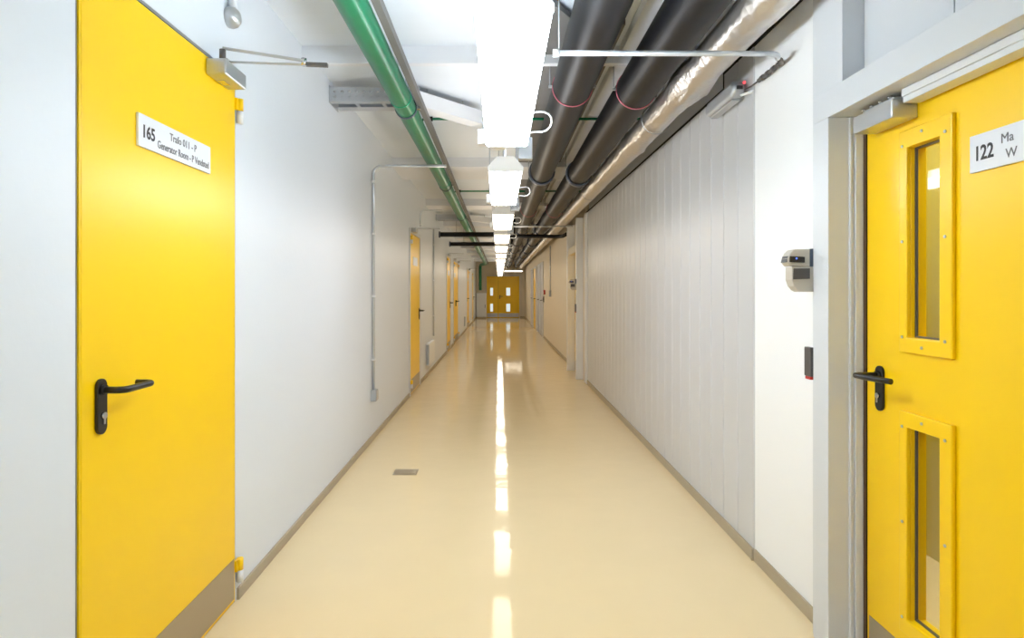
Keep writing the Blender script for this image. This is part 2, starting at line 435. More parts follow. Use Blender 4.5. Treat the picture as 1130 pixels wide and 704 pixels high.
bar((-.785, 2.552, 2.240), (-.690, 2.552, 2.236), .022, .014).build('arm_slide', 'greydark', cl, bevel=.002)
fix(d1)

# ------------------------------------------------------------------ near right door (recessed in its frame)
d2 = thing('door_2', (1.334, 1.75, 0), 'yellow door numbered 122 with two narrow glass panels, nearest on the right', 'door', kind='structure')
XD = 1.334
HO = [(1.905, 2.058, 1.177, 1.793), (1.905, 2.058, .26, .885)]
leaf = MB().grid([XD, XD + .052], [1.18, 1.905, 2.058, 2.30], [.008, .26, .885, 1.177, 1.793, 1.945],
                 lambda x, y, z: any(a < y < b_ and c < z < d for a, b_, c, d in HO))
leaf.build('door_leaf', 'yellow', d2, bevel=.002)
for (a, b_, z0, z1), (f0, f1) in zip(HO, ((1.128, 1.851), (.212, .935))):
    y0, y1 = 1.852, 2.096
    vp = MB().grid([XD - .0135, XD - .0005], [y0, a, b_, y1], [f0, z0, z1, f1], lambda x, y, z: a < y < b_ and z0 < z < z1).build('vision_panel', 'yellow', d2, bevel=.003)
    box('pane', 'glass', vp, XD + .022, XD + .028, a - .003, b_ + .003, z0 - .003, z1 + .003)
    MB().grid([XD + .014, XD + .0215], [a, a + .006, b_ - .006, b_], [z0, z0 + .006, z1 - .006, z1], lambda x, y, z: a + .006 < y < b_ - .006 and z0 + .006 < z < z1 - .006).build('glazing_seal', 'greydark', vp)
    sm = None
    for (sy_, sz_) in ((2.078, f1 - .05), (2.078, (f0 + f1) / 2), (2.078, f0 + .05), (1.878, f1 - .05), (1.878, (f0 + f1) / 2), (1.878, f0 + .05), (1.982, f1 - .022), (1.982, f0 + .022)):
        if sm is None: sm = MB().tube([(0, 0, 0), (-.003, 0, 0)], .0048, 10).mesh('screw', 'silver')
        s_ = bpy.data.objects.new('screw', sm); C.objects.link(s_); s_.parent = vp; s_.location = (XD - .0137, sy_, sz_)
box('kick_plate', 'kick', d2, XD - .002, XD - .0005, 1.20, 2.285, .02, .161)
door_handle(d2, XD, -1, 2.215, 1.035, -1, out=.086, length=.165, ret=False, bulge=.028)
sg2 = box('sign_plate', 'sign', d2, XD - .009, XD - .0005, 1.297, 1.787, 1.659, 1.762, .001)
ROT_R = (math.pi / 2, 0, -math.pi / 2)
text('number', '122', .056, sg2, (XD - .0095, 1.770, 1.690), ROT_R, 'ink', bold=.0012, width=.070)
text('lettering', 'Ma', .036, sg2, (XD - .0095, 1.676, 1.718), ROT_R, 'ink2')
text('lettering', 'W', .036, sg2, (XD - .0095, 1.660, 1.676), ROT_R, 'ink2')
cb = MB().box(1.250, XD - .001, 2.02, 2.243, 1.881, 1.940).build('door_closer', 'silver', d2, bevel=.003)
MB().box(1.262, 1.318, 2.03, 2.20, 1.9405, 1.9505).build('arm', 'galv', cb, bevel=.002)
for yy in (2.05, 2.10, 2.15, 2.20): MB().tube([(1.262, yy, 1.9515), (1.262, yy, 1.957)], .007, 10).build('screw', 'chrome', cb)
fix(d2)
for v_ in d2.children: pass

df = thing('trim_2', (1.206, 1.75, 0), 'grey white steel frame around the yellow door 122', 'door frame', kind='structure')
def lprofile(y_in, sy):          # stepped jamb in plan; y_in = edge of the face next to the opening, sy = away from it
    return [(1.206, y_in + sy * .112), (1.206, y_in), (1.283, y_in), (1.283, y_in - sy * .008), (1.292, y_in - sy * .008), (1.292, y_in - sy * .002),
            (1.300, y_in - sy * .002), (1.300, y_in - sy * .012), (1.329, y_in - sy * .012), (1.329, y_in + sy * .112)]
MB().poly(lprofile(2.326, 1), 0, 1.965).build('jamb', 'frame', df, bevel=.002)
MB().poly(lprofile(1.160, -1), 0, 1.965).build('jamb', 'frame', df, bevel=.002)
MB().box(1.206, 1.329, 1.048, 2.438, 1.9655, 2.067).build('header', 'frame', df, bevel=.002)
MB().box(1.275, 1.329, 1.175, 2.004, 1.922, 1.9645).box(1.269, 1.275, 1.175, 2.002, 1.940, 1.9645).build('door_stop', 'frame', df, bevel=.0015)
box('gasket', 'rubber', df, 1.3292, 1.3325, 2.302, 2.3135, 0, 1.925)
fix(df)
# post and transom panel above
tag(MB().box(1.216, 1.33, 2.327, 2.461, 2.0675, ZC).box(1.216, 1.33, 2.250, 2.327, 2.0675, ZC).box(1.216, 1.33, 2.439, 2.461, 0, 2.0672).build('trim_3', 'frame', bevel=.002),
    'pale grey post between the white wall strip and the door 122 frame', 'post', kind='structure')
tp = tag(MB().box(1.34, 1.42, 1.05, 2.25, 2.0675, ZC).build('wall_above_door', 'frame'), 'grey panelled wall above the door 122 header', 'wall', kind='structure')
for a, b_ in ((1.06, 1.398), (1.402, 1.80), (1.804, 2.248)): box('panel', 'frame', tp, 1.2925, 1.3395, a, b_, 2.069, ZC - .002, .002)
# room behind door 122 (seen through its glass)
tag(MB().box(2.15, 2.25, .4, 3.4, 0, ZC).box(1.44, 2.15, .35, .4, 0, ZC).box(1.44, 2.15, 3.4, 3.45, 0, ZC).build('wall_room_behind', 'ochre'), 'wall of the room seen through the glass of door 122', 'wall', kind='structure')
tag(MB().box(1.345, 1.42, 2.3135, 2.46, 0, 2.06).box(1.345, 1.42, 1.06, 1.165, 0, 2.06).box(1.345, 1.42, 1.165, 2.3135, 1.955, 2.06).build('trim_4', 'dark'), 'dark rebate behind the frame of door 122', 'trim', kind='structure')

# ------------------------------------------------------------------ card readers and exit switches
def card_reader(x, y, z, label):
    """x: wall face, reader sticks out towards -x; y: near side"""
    r = thing('card_reader', (x, y, z), label, 'card reader', 'card readers on door posts')
    box('back_plate', 'slate', r, -.018, -.0005, -.0, .062, .097, .166, .002)
    hd = MB().prismx([(0.0, 0)] * 3, 0, 0)
    hd = MB(); pr = [(-.018, .097), (-.018, .165), (-.080, .163), (-.094, .150), (-.104, .128), (-.104, .112), (-.094, .100)]
    hd.prism(pr, .004, .060).build('reader_head', 'beige', r, bevel=.003)
    MB().prism([(-.040, .112), (-.040, .134), (-.0965, .137), (-.098, .114)], -.0005, .0035).build('screen', 'black', r)
    MB().prism([(-.1045, .114), (-.099, .136), (-.101, .138), (-.108, .114)], .008, .056).build('front_window', 'black', r)
    MB().tube([(-.072, -.0015, .128), (-.072, .0, .128)], .0035, 10).build('indicator', 'blue_led', r)
    MB().prism([(-.0005, .0), (-.0005, .0965), (-.088, .0965), (-.088, .046), (-.080, .022), (-.066, .006), (-.054, .0)], .003, .060).build('body', 'beige', r, bevel=.003)
    MB().prism([(-.020, .050), (-.020, .090), (-.082, .090), (-.084, .048)], .0, .0025).build('side_window', 'greydark', r)
    return r
def exit_switch(x, y, z, label):
    s = thing('exit_switch', (x, y, z), label, 'switch', 'exit switches on door posts')
    box('cover', 'greydark', s, -.019, -.0005, 0, .05, .012, .125, .003)
    box('red_tab', 'red', s, -.017, -.0005, .004, .046, 0, .0115, .002)
    return s
card_reader(1.2155, 2.398 + .043, 1.325, 'grey wall reader with dark screen on the post beside door 122')
exit_switch(1.2155, 2.410 + .031, .985, 'narrow dark switch with red tab below the reader by door 122')

# ------------------------------------------------------------------ far right portal and its door
pt = thing('trim_5', (1.2, 10, 0), 'white portal posts and header around the recessed yellow door on the right', 'door frame', kind='structure')
box('post', 'white', pt, 1.150, XR - .001, 9.47, 9.575, 0, 2.42, .003)
box('post', 'white', pt, 1.130, XR - .001, 10.525, 10.63, 0, 2.42, .003)
box('header', 'cream', pt, 1.145, XR - .001, 9.576, 10.524, 1.91, 2.02, .003)
fix(pt)
d3 = thing('door_3', (XR, 10, 0), 'yellow door between white posts halfway down the right wall', 'door', kind='structure')
box('door_leaf', 'yellow', d3, XR - .002, XR + .045, 9.60, 10.50, .008, 1.99)
box('kick_plate', 'kick', d3, XR - .0045, XR - .0025, 9.62, 10.48, .02, .17)
door_handle(d3, XR - .002, -1, 9.68, 1.04, 1)
fix(d3)
card_reader(1.1495, 9.44 + .031, 1.335, 'grey wall reader on the white post halfway down the right wall')
exit_switch(1.1495, 9.43 + .041, 1.0, 'narrow dark switch below the reader on the far white post')

# ------------------------------------------------------------------ further doors of the left wall
def left_door(n, y0, y1, label, hinge_near=True, double=False, h=2.08, closer=True, sign=True):
    d = thing('door_%d' % n, (XL, (y0 + y1) / 2, 0), label, 'door', kind='structure')
    MB().box(XL - .1, XL + .014, y0 + .004, y0 + .055, 0, h + .035).box(XL - .1, XL + .014, y1 - .055, y1 - .004, 0, h + .035).box(XL - .1, XL + .014, y0 + .055, y1 - .055, h - .015, h + .035).build('door_frame', 'frame', d, bevel=.003)
    a, b_ = y0 + .06, y1 - .06
    leaves = [(a, b_)] if not double else [(a, (a + b_) / 2 - .003), ((a + b_) / 2 + .003, b_)]
    for k, (p, q) in enumerate(leaves):
        box('door_leaf', 'yellow', d, XL - .05, XL + .003, p, q, .01, h - .02)
        box('kick_plate', 'kick', d, XL + .0035, XL + .005, p + .02, q - .02, .02, .19)
        near = hinge_near if not double else (k == 0)
        hy = q - .07 if near else p + .07
        door_handle(d, XL + .003, 1, hy, 1.05, -1 if near else 1)
        if closer:
            cy = p + .03 if near else q - .25
            cl = MB().box(XL + .016, XL + .075, cy, cy + .22, h - .01, h + .045).build('door_closer', 'silver', d, bevel=.005)
            bar((XL + .05, cy + .1, h + .055), (XL + .36, cy + .18, h + .05), .02, .008).build('arm', 'silver', cl)
            bar((XL + .02, cy + .2, h + .05), (XL + .36, cy + .18, h + .045), .016, .006).build('forearm', 'silver', cl)
        if near:
            hinge(d, XL + .015, 1, y0 + .05, 1.92, 2.02); hinge(d, XL + .015, 1, y0 + .05, .1, .2)
        else:
            hinge(d, XL + .015, 1, y1 - .05, 1.92, 2.02); hinge(d, XL + .015, 1, y1 - .05, .1, .2)
    if sign: box('sign_plate', 'sign', d, XL + .0035, XL + .010, (leaves[0][0] + leaves[0][1]) / 2 - .2, (leaves[0][0] + leaves[0][1]) / 2 + .2, 1.66, 1.77)
    fix(d); return d
left_door(4, *LD[1][:2], 'single yellow door in white frame, second on the left wall')
left_door(5, *LD[2][:2], 'single yellow door, third from the viewer on the left wall')
left_door(6, *LD[3][:2], 'double yellow door far along the left wall', double=True)
left_door(7, *LD[4][:2], 'yellow door beyond the double door on the left wall', hinge_near=False)
left_door(8, *LD[5][:2], 'last yellow door on the left before the end wall', closer=False)

def right_door(n, y0, y1, m, label, h=2.1):
    d = thing('door_%d' % n, (XR, (y0 + y1) / 2, 0), label, 'door', kind='structure')
    MB().box(XR - .03, XR - .001, y0, y0 + .06, 0, h + .05).box(XR - .03, XR - .001, y1 - .06, y1, 0, h + .05).box(XR - .03, XR - .001, y0 + .06, y1 - .06, h, h + .05).build('door_frame', 'frame', d, bevel=.003)
    box('door_leaf', m, d, XR - .012, XR - .001, y0 + .062, y1 - .062, .01, h - .002)
    door_handle(d, XR - .012, -1, y0 + .15, 1.05, 1)
    fix(d); return d
right_door(9, 18.0, 19.2, 'greydoor', 'grey door just beyond the red call point on the right wall')
right_door(10, 19.4, 20.6, 'greydoor', 'second grey door beyond the red call point on the right wall')
right_door(11, 21.4, 23.0, 'yellow', 'narrow looking yellow door far down the right wall')
right_door(12, 23.4, 24.8, 'greydoor', 'last grey door on the right wall before the end')

# ------------------------------------------------------------------ end wall with double door
DX0, DXM, DX1, DH = -.62, -.05, .975, 2.02
we = MB().grid([-1.3, DX0 - .03, DX1 + .03, 1.5], [YE, YE + .15], [0, DH + .03, ZC], lambda x, y, z: DX0 - .03 < x < DX1 + .03 and z < DH + .03).build('wall_end', 'cream')
tag(we, 'pale end wall of the corridor around the far yellow double door', 'wall', kind='structure')
tag(MB().box(XL + .013, DX0 - .04, YE - .012, YE, 0, .07).box(DX1 + .04, XR - .013, YE - .012, YE, 0, .07).build('baseboard_end', 'trim'), 'dark skirting strip at the corridor end wall', 'baseboard', kind='structure')
de = thing('door_13', (0, YE, 0), 'yellow double door with small windows closing the far end of the corridor', 'door', kind='structure')
for (a, b_), wn_ in (((DX0, DXM - .004), (-.44, -.31)), ((DXM + .004, DX1), (.34, .53))):
    H2 = [(wn_[0], wn_[1], 1.08, 1.46), (wn_[0], wn_[1], .30, .68)]
    MB().grid([a, wn_[0], wn_[1], b_], [YE, YE + .05], [.008, .30, .68, 1.08, 1.46, DH],
              lambda x, y, z: any(p < x < q and r < z < s for p, q, r, s in H2)).build('door_leaf', 'yellow', de)
    for p, q, r, s in H2:
        vp = MB().grid([p - .04, p, q, q + .04], [YE - .012, YE - .0005], [r - .04, r, s, s + .04], lambda x, y, z: p < x < q and r < z < s).build('vision_panel', 'yellow', de)
        box('pane', 'glowpane', vp, p - .005, q + .005, YE + .02, YE + .026, r - .005, s + .005)
    box('kick_plate', 'galv', de, a + .02, b_ - .02, YE - .003, YE - .0005, .03, .22)
MB().box(DX0 - .03, DX0 - .003, YE - .01, YE + .1, 0, DH + .03).box(DX1 + .003, DX1 + .03, YE - .01, YE + .1, 0, DH + .03).box(DX0 - .003, DX1 + .003, YE - .01, YE + .1, DH + .003, DH + .03).build('door_frame', 'frame', de)
hp = MB().box(DXM + .06, DXM + .10, YE - .012, YE - .001, .92, 1.10).build('handle_plate', 'black', de)
MB().tube([(DXM + .08, YE - .012, 1.04), (DXM + .08, YE - .06, 1.04), (DXM + .22, YE - .06, 1.04)], .01, 10).build('lever', 'black', hp)
fix(de)
tag(box('wall_closing_end', 'dark', None, -1.3, 1.5, YE + .2, YE + .28, 0, ZC), 'dark space behind the far double door', 'wall', kind='structure')

# ------------------------------------------------------------------ luminaires
ZB = 1.98          # underside of the diffusers
XLMP = .034
L, PITCH, Y0 = 1.38, 1.98, 1.50
def luminaire(m, label):
    t = thing('batten_luminaire', (XLMP, Y0, ZB), label, 'lamp', 'row of batten luminaires along the corridor')
    MB().prism([(-.096, .026), (.096, .026), (.085, .040), (.046, .084), (-.046, .084), (-.085, .040)], .012, L - .012).build('housing', m + '_top', t, bevel=.003)
    MB().prism([(-.086, .0), (.086, .0), (.093, .010), (.093, .0255), (-.093, .0255), (-.093, .010)], .014, L - .014).build('diffuser', m, t, bevel=.003)
    for y in (0.0, L - .0115):
        MB().prism([(-.090, .002), (.090, .002), (.0965, .012), (.0965, .030), (.086, .042), (.047, .086), (-.047, .086), (-.086, .042), (-.0965, .030), (-.0965, .012)], y, y + .0115).build('end_cap', m + '_cap', t, bevel=.002)
    for y in (.16, L - .16):
        r = MB().tube([(0, y, .0845), (0, y, ZC - ZB)], .005, 8).build('hanger_rod', 'galv', t)
        MB().tube([(0, y, .0845), (0, y, .094)], .024, 14).build('hanger_cup', 'white', r)
    # supply cable: a loop out of the side near the far end to the trunking above
    p = [(.02, L - .26, .088), (.09, L - .20, .100)] + [(.10 + .10 * math.sin(a), L - .2 + .30 * (a / math.pi), .100 + .022 * math.sin(2 * a)) for a in [math.pi * k / 10 for k in range(1, 10)]] + [(.06, L + .11, .082), (.0, L + .115, .100)]
    MB().tube(p, .0042, 8).build('supply_cable', 'white', t)
    b_ = MB().tube([(-.04, L + .12, .020), (-.04, L + .12, .034)], .038, 18).build('connector_disc', 'white', t)
    MB().box(-.135, -.085, L + .06, L + .12, .03, .10).build('connector_box', 'white', t, bevel=.004)
    MB().tube([(-.11, L + .09, .10), (-.11, L + .09, ZC - ZB)], .004, 8).build('hanger_rod', 'galv', t)
    MB().tube([(-.04, L + .12, .034), (-.04, L + .12, ZC - ZB)], .004, 8).build('hanger_rod', 'galv', t)
    MB().box(.055, .125, L + .16, L + .21, -.02, .085).build('junction_box', 'galv', t, bevel=.004)
    MB().box(.095, .115, L + .175, L + .195, .085, ZC - ZB).build('box_hanger', 'galv', t)
    return t
lamps = {}
ordw = ['nearest', 'second', 'third', 'fourth', 'fifth', 'sixth', 'seventh', 'eighth', 'ninth', 'tenth', 'eleventh', 'twelfth', 'thirteenth', 'fourteenth']
for k in range(-4, 14):
    kind = 'cool' if k <= 0 else ('mid' if k <= 1 else 'warm')
    if k == -1: continue                     # out of frame; left out because it over-lights the near walls

    if k < 0: lb = 'white batten luminaire behind the viewer, %s of those out of frame' % ordw[-k - 2]
    elif k == 0: lb = 'big glaring white batten luminaire nearest the viewer at the top'
    elif k == 13: lb = 'tiny last batten luminaire before the far double door'
    else: lb = 'hanging white batten luminaire, %s from the viewer in the row' % ordw[k]
    if kind not in lamps:
        o = luminaire(kind, lb); lamps[kind] = o
    else:
        o = dup(lamps[kind])
    o.location = (XLMP, Y0 + PITCH * k, ZB); o['label'] = lb
# lamp lying across the corridor near the end
t = thing('cross_luminaire', (.65, 29.2, 2.20), 'short white luminaire mounted across the corridor near the end', 'lamp')
box('housing', 'white', t, -.42, .42, 0, .12, .032, .08); box('diffuser', 'warm', t, -.40, .40, .01, .11, 0, .0315)
for x in (-.38, -.033): MB().tube([(x, .06, .08), (x, .06, ZC - 2.20)], .006, 8).build('hanger_rod', 'galv', t)

# ------------------------------------------------------------------ pipes
def long_pipe(name, m, x, z, r, y0, y1, label, clamps, cmats, cw=(.012, .10), seg=36, top=ZC):
    t = thing(name, (x, y0, z), label, 'pipe')
    n = int((y1 - y0) / .5)
    MB().tube([(0, (y1 - y0) * i / n, 0) for i in range(n + 1)], r, seg).build('pipe_body', m, t)
    for i, (cy, cm) in enumerate(zip(clamps, cmats)):
        thin = cm in ('pink', 'greenstrap')
        w_ = cw[0] if thin else cw[1]
        c = MB().ring((0, cy - y0, 0), 'y', r + .0005, .004 if thin else .017, w_).build('clamp', cm, t)
        for s in (-1, 1):
            MB().box(s * (r + .004), s * (r + .024), cy - y0 - .010, cy - y0 + .010, -.006, .006).build('clamp_ear', 'galv', c)
            MB().tube([(s * (r + .017), cy - y0, .006), (s * (r + .017), cy - y0, top - z)], .004, 8).build('hanger_rod', 'galv', c)
    return t
cp = [0.9, 3.72, 6.42, 9.3, 12.3, 15.4, 18.5, 21.5, 24.5, 27.5]
cmk = ['clamp', 'pink', 'clamp', 'pink', 'clamp', 'clamp', 'clamp', 'clamp', 'clamp', 'clamp']
long_pipe('insulated_pipe', 'insul', .428, 1.33 + 1.195, .115, -3.8, 30.8, 'thick black insulated pipe hanging next to the row of lamps', cp, cmk, top=2.679)
long_pipe('insulated_pipe', 'insul', .806, 1.33 + 1.186, .115, -3.8, 30.8, 'thick black insulated pipe hanging beside the silver foil duct', [c + .02 for c in cp], cmk)
# green pipe: along the left, then down at the end
gz = 1.33 + 1.184
tg = thing('green_pipe', (-.606, -3.8, gz), 'green painted pipe running under the ceiling on the left and dropping at the end', 'pipe')
gp = [(0, .5 * i, 0) for i in range(0, 64)] + [(0, 31.9, 0), (-.12, 32.4, 0), (-.20, 32.7, 0), (-.255, 32.9, -.03), (-.27, 33.0, -.12), (-.27, 33.0, -.4), (-.27, 33.0, -1.18)]
MB().tube(gp, .065, 28).build('pipe_body', 'green', tg)
for i, cy in enumerate((1.0, 3.98, 7.0, 10.0, 13.0, 16.0, 19.0, 22, 25)):
    MB().ring((0, cy - .10 + 3.8, 0), 'y', .0655, .003, .010).build('strap', 'greenstrap', tg)
    c = MB().ring((0, cy + .14 + 3.8, 0), 'y', .0655, .006, .03).build('clamp', 'clamp', tg)
    MB().box(.068, .095, cy + .125 + 3.8, cy + .155 + 3.8, -.008, .008).build('clamp_ear', 'chrome', c)
    MB().tube([(0, cy + .14 + 3.8, .068), (0, cy + .14 + 3.8, ZC - gz)], .005, 8).build('hanger_rod', 'galv', c)
# small strut channel beside it
ts = tag(MB().box(-.532, -.497, -3.8, 28.5, 2.53, 2.56).box(-.532, -.528, -3.8, 28.5, 2.56, 2.572).box(-.501, -.497, -3.8, 28.5, 2.56, 2.572).build('strut_channel', 'dullgrey'),
         'narrow grey strut channel running beside the green pipe', 'rail')
# thin green cross pipes
for i, (y, lb) in enumerate(((4.90, 'thin green pipe crossing under the ceiling, nearest one'), (8.47, 'thin green pipe crossing under the ceiling beyond the second lamp'), (15.2, 'thin green pipe crossing under the ceiling far down the corridor'))):
    t = thing('cross_pipe', (0, y, 2.655), lb, 'pipe', 'thin green cross pipes')
    MB().tube([(-.60, 0, -.075), (-.60, 0, -.02), (-.585, 0, 0), (-.5, 0, 0), (1.15, 0, 0)], .0105, 10).build('pipe_body', 'green', t)
    MB().tube([(-.545, 0, 0), (-.515, 0, 0)], .019, 12).build('coupling', 'dark', t)
# black cross pipes far down
for y, lb in ((11.85, 'black pipe from the left wall crossing below the green pipe, nearer of two'), (14.3, 'black pipe from the left wall crossing below the green pipe, farther of two')):
    t = thing('cross_duct', (0, y, 2.375), lb, 'pipe', 'black cross pipes')
    MB().tube([(XL + .006, 0, 0), (.20, 0, 0), (.25, 0, .015), (.265, 0, .06), (.265, 0, .303)], .045, 18).build('pipe_body', 'insul', t)
    MB().tube([(XL + .001, 0, 0), (XL + .03, 0, 0)], .06, 18).build('wall_collar', 'clamp', t)
    MB().tube([(-.8, 0, .045), (-.8, 0, ZC - 2.376)], .006, 8).build('hanger_rod', 'galv', t)
# black branch pipe towards the right wall
MBk = MB().tube([(.15, 11.6, 2.322), (.7, 11.6, 2.322), (1.05, 11.55, 2.31), (1.14, 11.4, 2.305), (1.16, 10.9, 2.30)], .034, 14)
# foil duct
fx, fz, fr_ = 1.014, 1.33 + 1.105, .084
t = thing('foil_duct', (fx, -3.8, fz), 'round duct wrapped in wrinkled silver foil along the right wall top', 'duct')
def foil_pipe():
    m_ = MB(); seg = 36; yy = []; y = -3.8
    while y < 30.8:
        yy.append(y); y += .035 if 0.5 < y < 10 else .3
    vv = []
    for y in yy:
        lump = math.exp(-((y - 3.35) / .16) ** 2) * .016 + math.exp(-((y - 4.75) / .12) ** 2) * .010 + math.exp(-((y - 2.35) / .10) ** 2) * .008
        for k in range(seg):
            a = 2 * math.pi * k / seg; c, s = math.cos(a), math.sin(a)
            p = Vector((c * 1.6, y * 2.2, s * 1.6))
            rr = fr_ + .0035 * noise.noise(p * 1.3) + .0045 * noise.noise(p * 3.1 + Vector((7, 1, 3))) + lump * (1.0 + 1.3 * noise.noise(p * 2.6))
            vv.append((c * rr, y + 3.8, s * rr))
    fs = [(i * seg + k, i * seg + (k + 1) % seg, (i + 1) * seg + (k + 1) % seg, (i + 1) * seg + k) for i in range(len(yy) - 1) for k in range(seg)]
    return m_._add(vv, fs, True)
foil_pipe().build('foil_jacket', 'foil', t)
for cy in (1.2, 4.1, 7.1, 10.2, 13.2, 16.2, 19.2, 22.2, 25.2, 28.2):
    c = MB().ring((0, cy + 3.8, 0), 'y', fr_ + .009, .003, .02).build('band', 'galv', t)
    MB().tube([(0, cy + 3.8, fr_ + .01), (0, cy + 3.8, ZC - fz)], .005, 8).build('hanger_rod', 'galv', c)

# ------------------------------------------------------------------ trays
t = thing('white_cable_tray', (.77, -3.8, 2.672), 'white cable tray showing as a bright strip between the two black pipes', 'cable tray')
for i in range(12):
    y = 2.9 * i + .005
    MB().box(-.085, .09, y, y + 2.88, 0, .006).box(-.085, -.080, y, y + 2.88, .006, .05).box(.085, .09, y, y + 2.88, .006, .05).build('long_section', 'bright', t)
    MB().tube([(0, y + 1.4, .006), (0, y + 1.4, ZC - 2.672)], .005, 8).build('hanger_rod', 'galv', t)
t = thing('grey_ceiling_sheet', (.38, 3.0, 2.68), 'wide dull grey sheet flat under the ceiling above the lamps', 'cable tray')  # flat dull grey sheets hung just below the ceiling
for i in range(9):
    y = 2.9 * i
    if i == 0: MB().poly([(-.20, -.12), (.02, .22), (.26, .22), (.26, .60 + .2), (-.20, .60 + .2)], 0, .03).build('long_section', 'dullgrey', t)
    a = y + (.81 if i == 0 else .01) ; b_ = y + 2.9
    MB().box(-.20, .26, a, b_, 0, .03).build('long_section', 'dullgrey', t)
    for x in (-.15, .2): MB().tube([(x, (a + b_) / 2, .03), (x, (a + b_) / 2, ZC - 2.68)], .005, 8).build('hanger_rod', 'galv', t)

def bracket_tray(y0, label, n=9):
    """perforated side channel from the left wall to the green pipe, then a plain diagonal run to the lamps"""
    t = thing('cross_tray', (XL, y0, 2.587), label, 'cable tray', 'short trays from the left wall to the lamps')
    ln, hh = .60, .094; xs = [0.004]; x = .03
    hx = []
    while x < ln - .03: hx.append((x, x + .018)); x += .048
    X = [0.004] + [q for h in hx for q in h] + [ln]
    Z = [0, .022, .036, .056, .070, hh]
    def hole(cx, cy, cz): return any(a < cx < b_ for a, b_ in hx) and (.022 < cz < .036 or .056 < cz < .070)
    MB().grid(X, [0, .004], Z, hole).build('side_rail', 'galv', t)
    MB().box(.004, ln, .001, .05, -.004, -.0005).box(.004, ln, .004, .030, hh - .003, hh).build('flange', 'galv', t)
    MB().box(.02, ln, .17, .174, .0, hh).box(.02, ln, .13, .22, -.004, -.0005).build('rear_rail', 'galv', t)
    for xx in (.16, .34, .5): box('rung', 'galv', t, xx, xx + .025, .05, .13, -.003, .0)
    box('wall_bracket', 'galv', t, .0005, .0035, -.005, .23, -.01, hh + .01)
    a = Vector((.57, .06)); b_ = Vector((1.0, .56)); dd = (b_ - a).normalized(); nn = Vector((-dd.y, dd.x))
    p = lambda s, o_: tuple(a + dd * s + nn * o_)
    Ld = (b_ - a).length
    MB().poly([p(0, 0), p(Ld, 0), p(Ld, .004), p(0, .004)], 0, hh).poly([p(0, .0), p(Ld, 0), p(Ld, .12), p(0, .12)], -.004, -.0005).poly([p(0, .116), p(Ld, .116), p(Ld, .12), p(0, .12)], 0, hh).build('diagonal_run', 'white', t)
    for s in (.15, Ld - .15):
        q = p(s, .06); MB().tube([(q[0], q[1], -.0), (q[0], q[1], ZC - 2.587)], .005, 8).build('hanger_rod', 'galv', t)
    return t
bracket_tray(4.21, 'perforated metal cable tray jutting from the left wall behind the green pipe')
bracket_tray(11.25, 'small cable tray from the left wall, second and farther of the like trays')
bracket_tray(18.6, 'tiny cable tray from the left wall, third along the corridor')

# ------------------------------------------------------------------ conduits
def conduit(name, pts, r, label, clips=(), box_at=None, group=None):
    t = thing(name, pts[0], label, 'conduit', group)
    o = Vector(pts[0])
    MB().tube([Vector(p) - o for p in pts], r, 12).build('conduit_tube', 'conduit', t)
    for c in clips:
        q = Vector(c) - o; MB().box(q.x - .018, q.x + .020, q.y - .02, q.y + .02, q.z - .009, q.z + .009).build('clip', 'white', t, bevel=.003)
    if box_at:
        q = Vector(box_at) - o
        bx_ = MB().box(q.x, q.x + .05, q.y - .05, q.y + .05, q.z - .05, q.z + .05).build('outlet_box', 'galv', t, bevel=.006)
        MB().box(q.x + .0505, q.x + .054, q.y - .04, q.y + .04, q.z - .04, q.z + .04).build('box_lid', 'silver', bx_, bevel=.002)
    return t
xc = XL + .018
conduit('wall_conduit', [(xc, 5.61, .455), (xc, 5.61, 2.36)] + arc((xc + .07, 5.61, 2.36), .07, math.pi, math.pi / 2, 6, 'xz')[1:] + [(-.47, 5.61, 2.43)], .0135,
        'vertical steel conduit on the left wall, bending over to the green pipe', [(xc, 5.61, z) for z in (.72, 1.28, 1.83, 2.29)], (XL + .0005, 5.61, .405), 'bent wall conduits')
conduit('wall_conduit', [(xc, 10.75, .56), (xc, 10.75, 2.39)], .0135,
        'straight vertical conduit rising from the white wall heater', [(xc, 10.75, z) for z in (.9, 1.5, 2.1)], None, 'bent wall conduits')
conduit('wall_conduit', [(xc, 8.95, 2.235), (xc, 8.95, 2.40)] + arc((xc + .06, 8.95, 2.40), .06, math.pi, math.pi / 2, 5, 'xz')[1:] + [(-.80, 8.95, 2.46)], .012,
        'short bent conduit above the second door on the left wall', [(xc, 8.95, 2.26)], None, 'bent wall conduits')
# right: across under the black pipes
t = conduit('cross_conduit', [(.225, 2.66, 2.325), (1.13, 2.66, 2.323)] + arc((1.13, 2.72, 2.323), .06, -math.pi / 2, -.15, 5, 'xy')[1:], .0115,
        'pale conduit crossing below the black pipes to the right wall')
o = Vector(t.location)
MB().tube([Vector(p) - o for p in [(1.19, 2.715, 2.323), (1.215, 2.74, 2.326), (1.243, 2.79, 2.333), (1.243, 3.04, 2.335)]], .010, 12).build('conduit_tail', 'greydark', t)
for y in (2.80, 2.86, 2.92, 2.98):
    MB().tube([Vector((1.243, y, 2.335)) - o, Vector((1.243, y + .03, 2.335)) - o], .0125, 10).build('gland', 'greydark', t)
MB().tube([Vector(p) - o for p in [(1.243, 3.04, 2.335), (1.24, 3.12, 2.335), (1.235, 3.19, 2.34)]], .004, 8).build('cable', 'greydark', t)
MB().tube([Vector((.225, 2.66, 2.325)) - o, Vector((.25, 2.66, 2.325)) - o], .016, 12).build('end_bush', 'white', t)
for x in (.25,):
    MB().tube([Vector((x, 2.66, 2.336)) - o, Vector((x, 2.66, ZC)) - o], .003, 8).build('hanger_rod', 'galv', t)
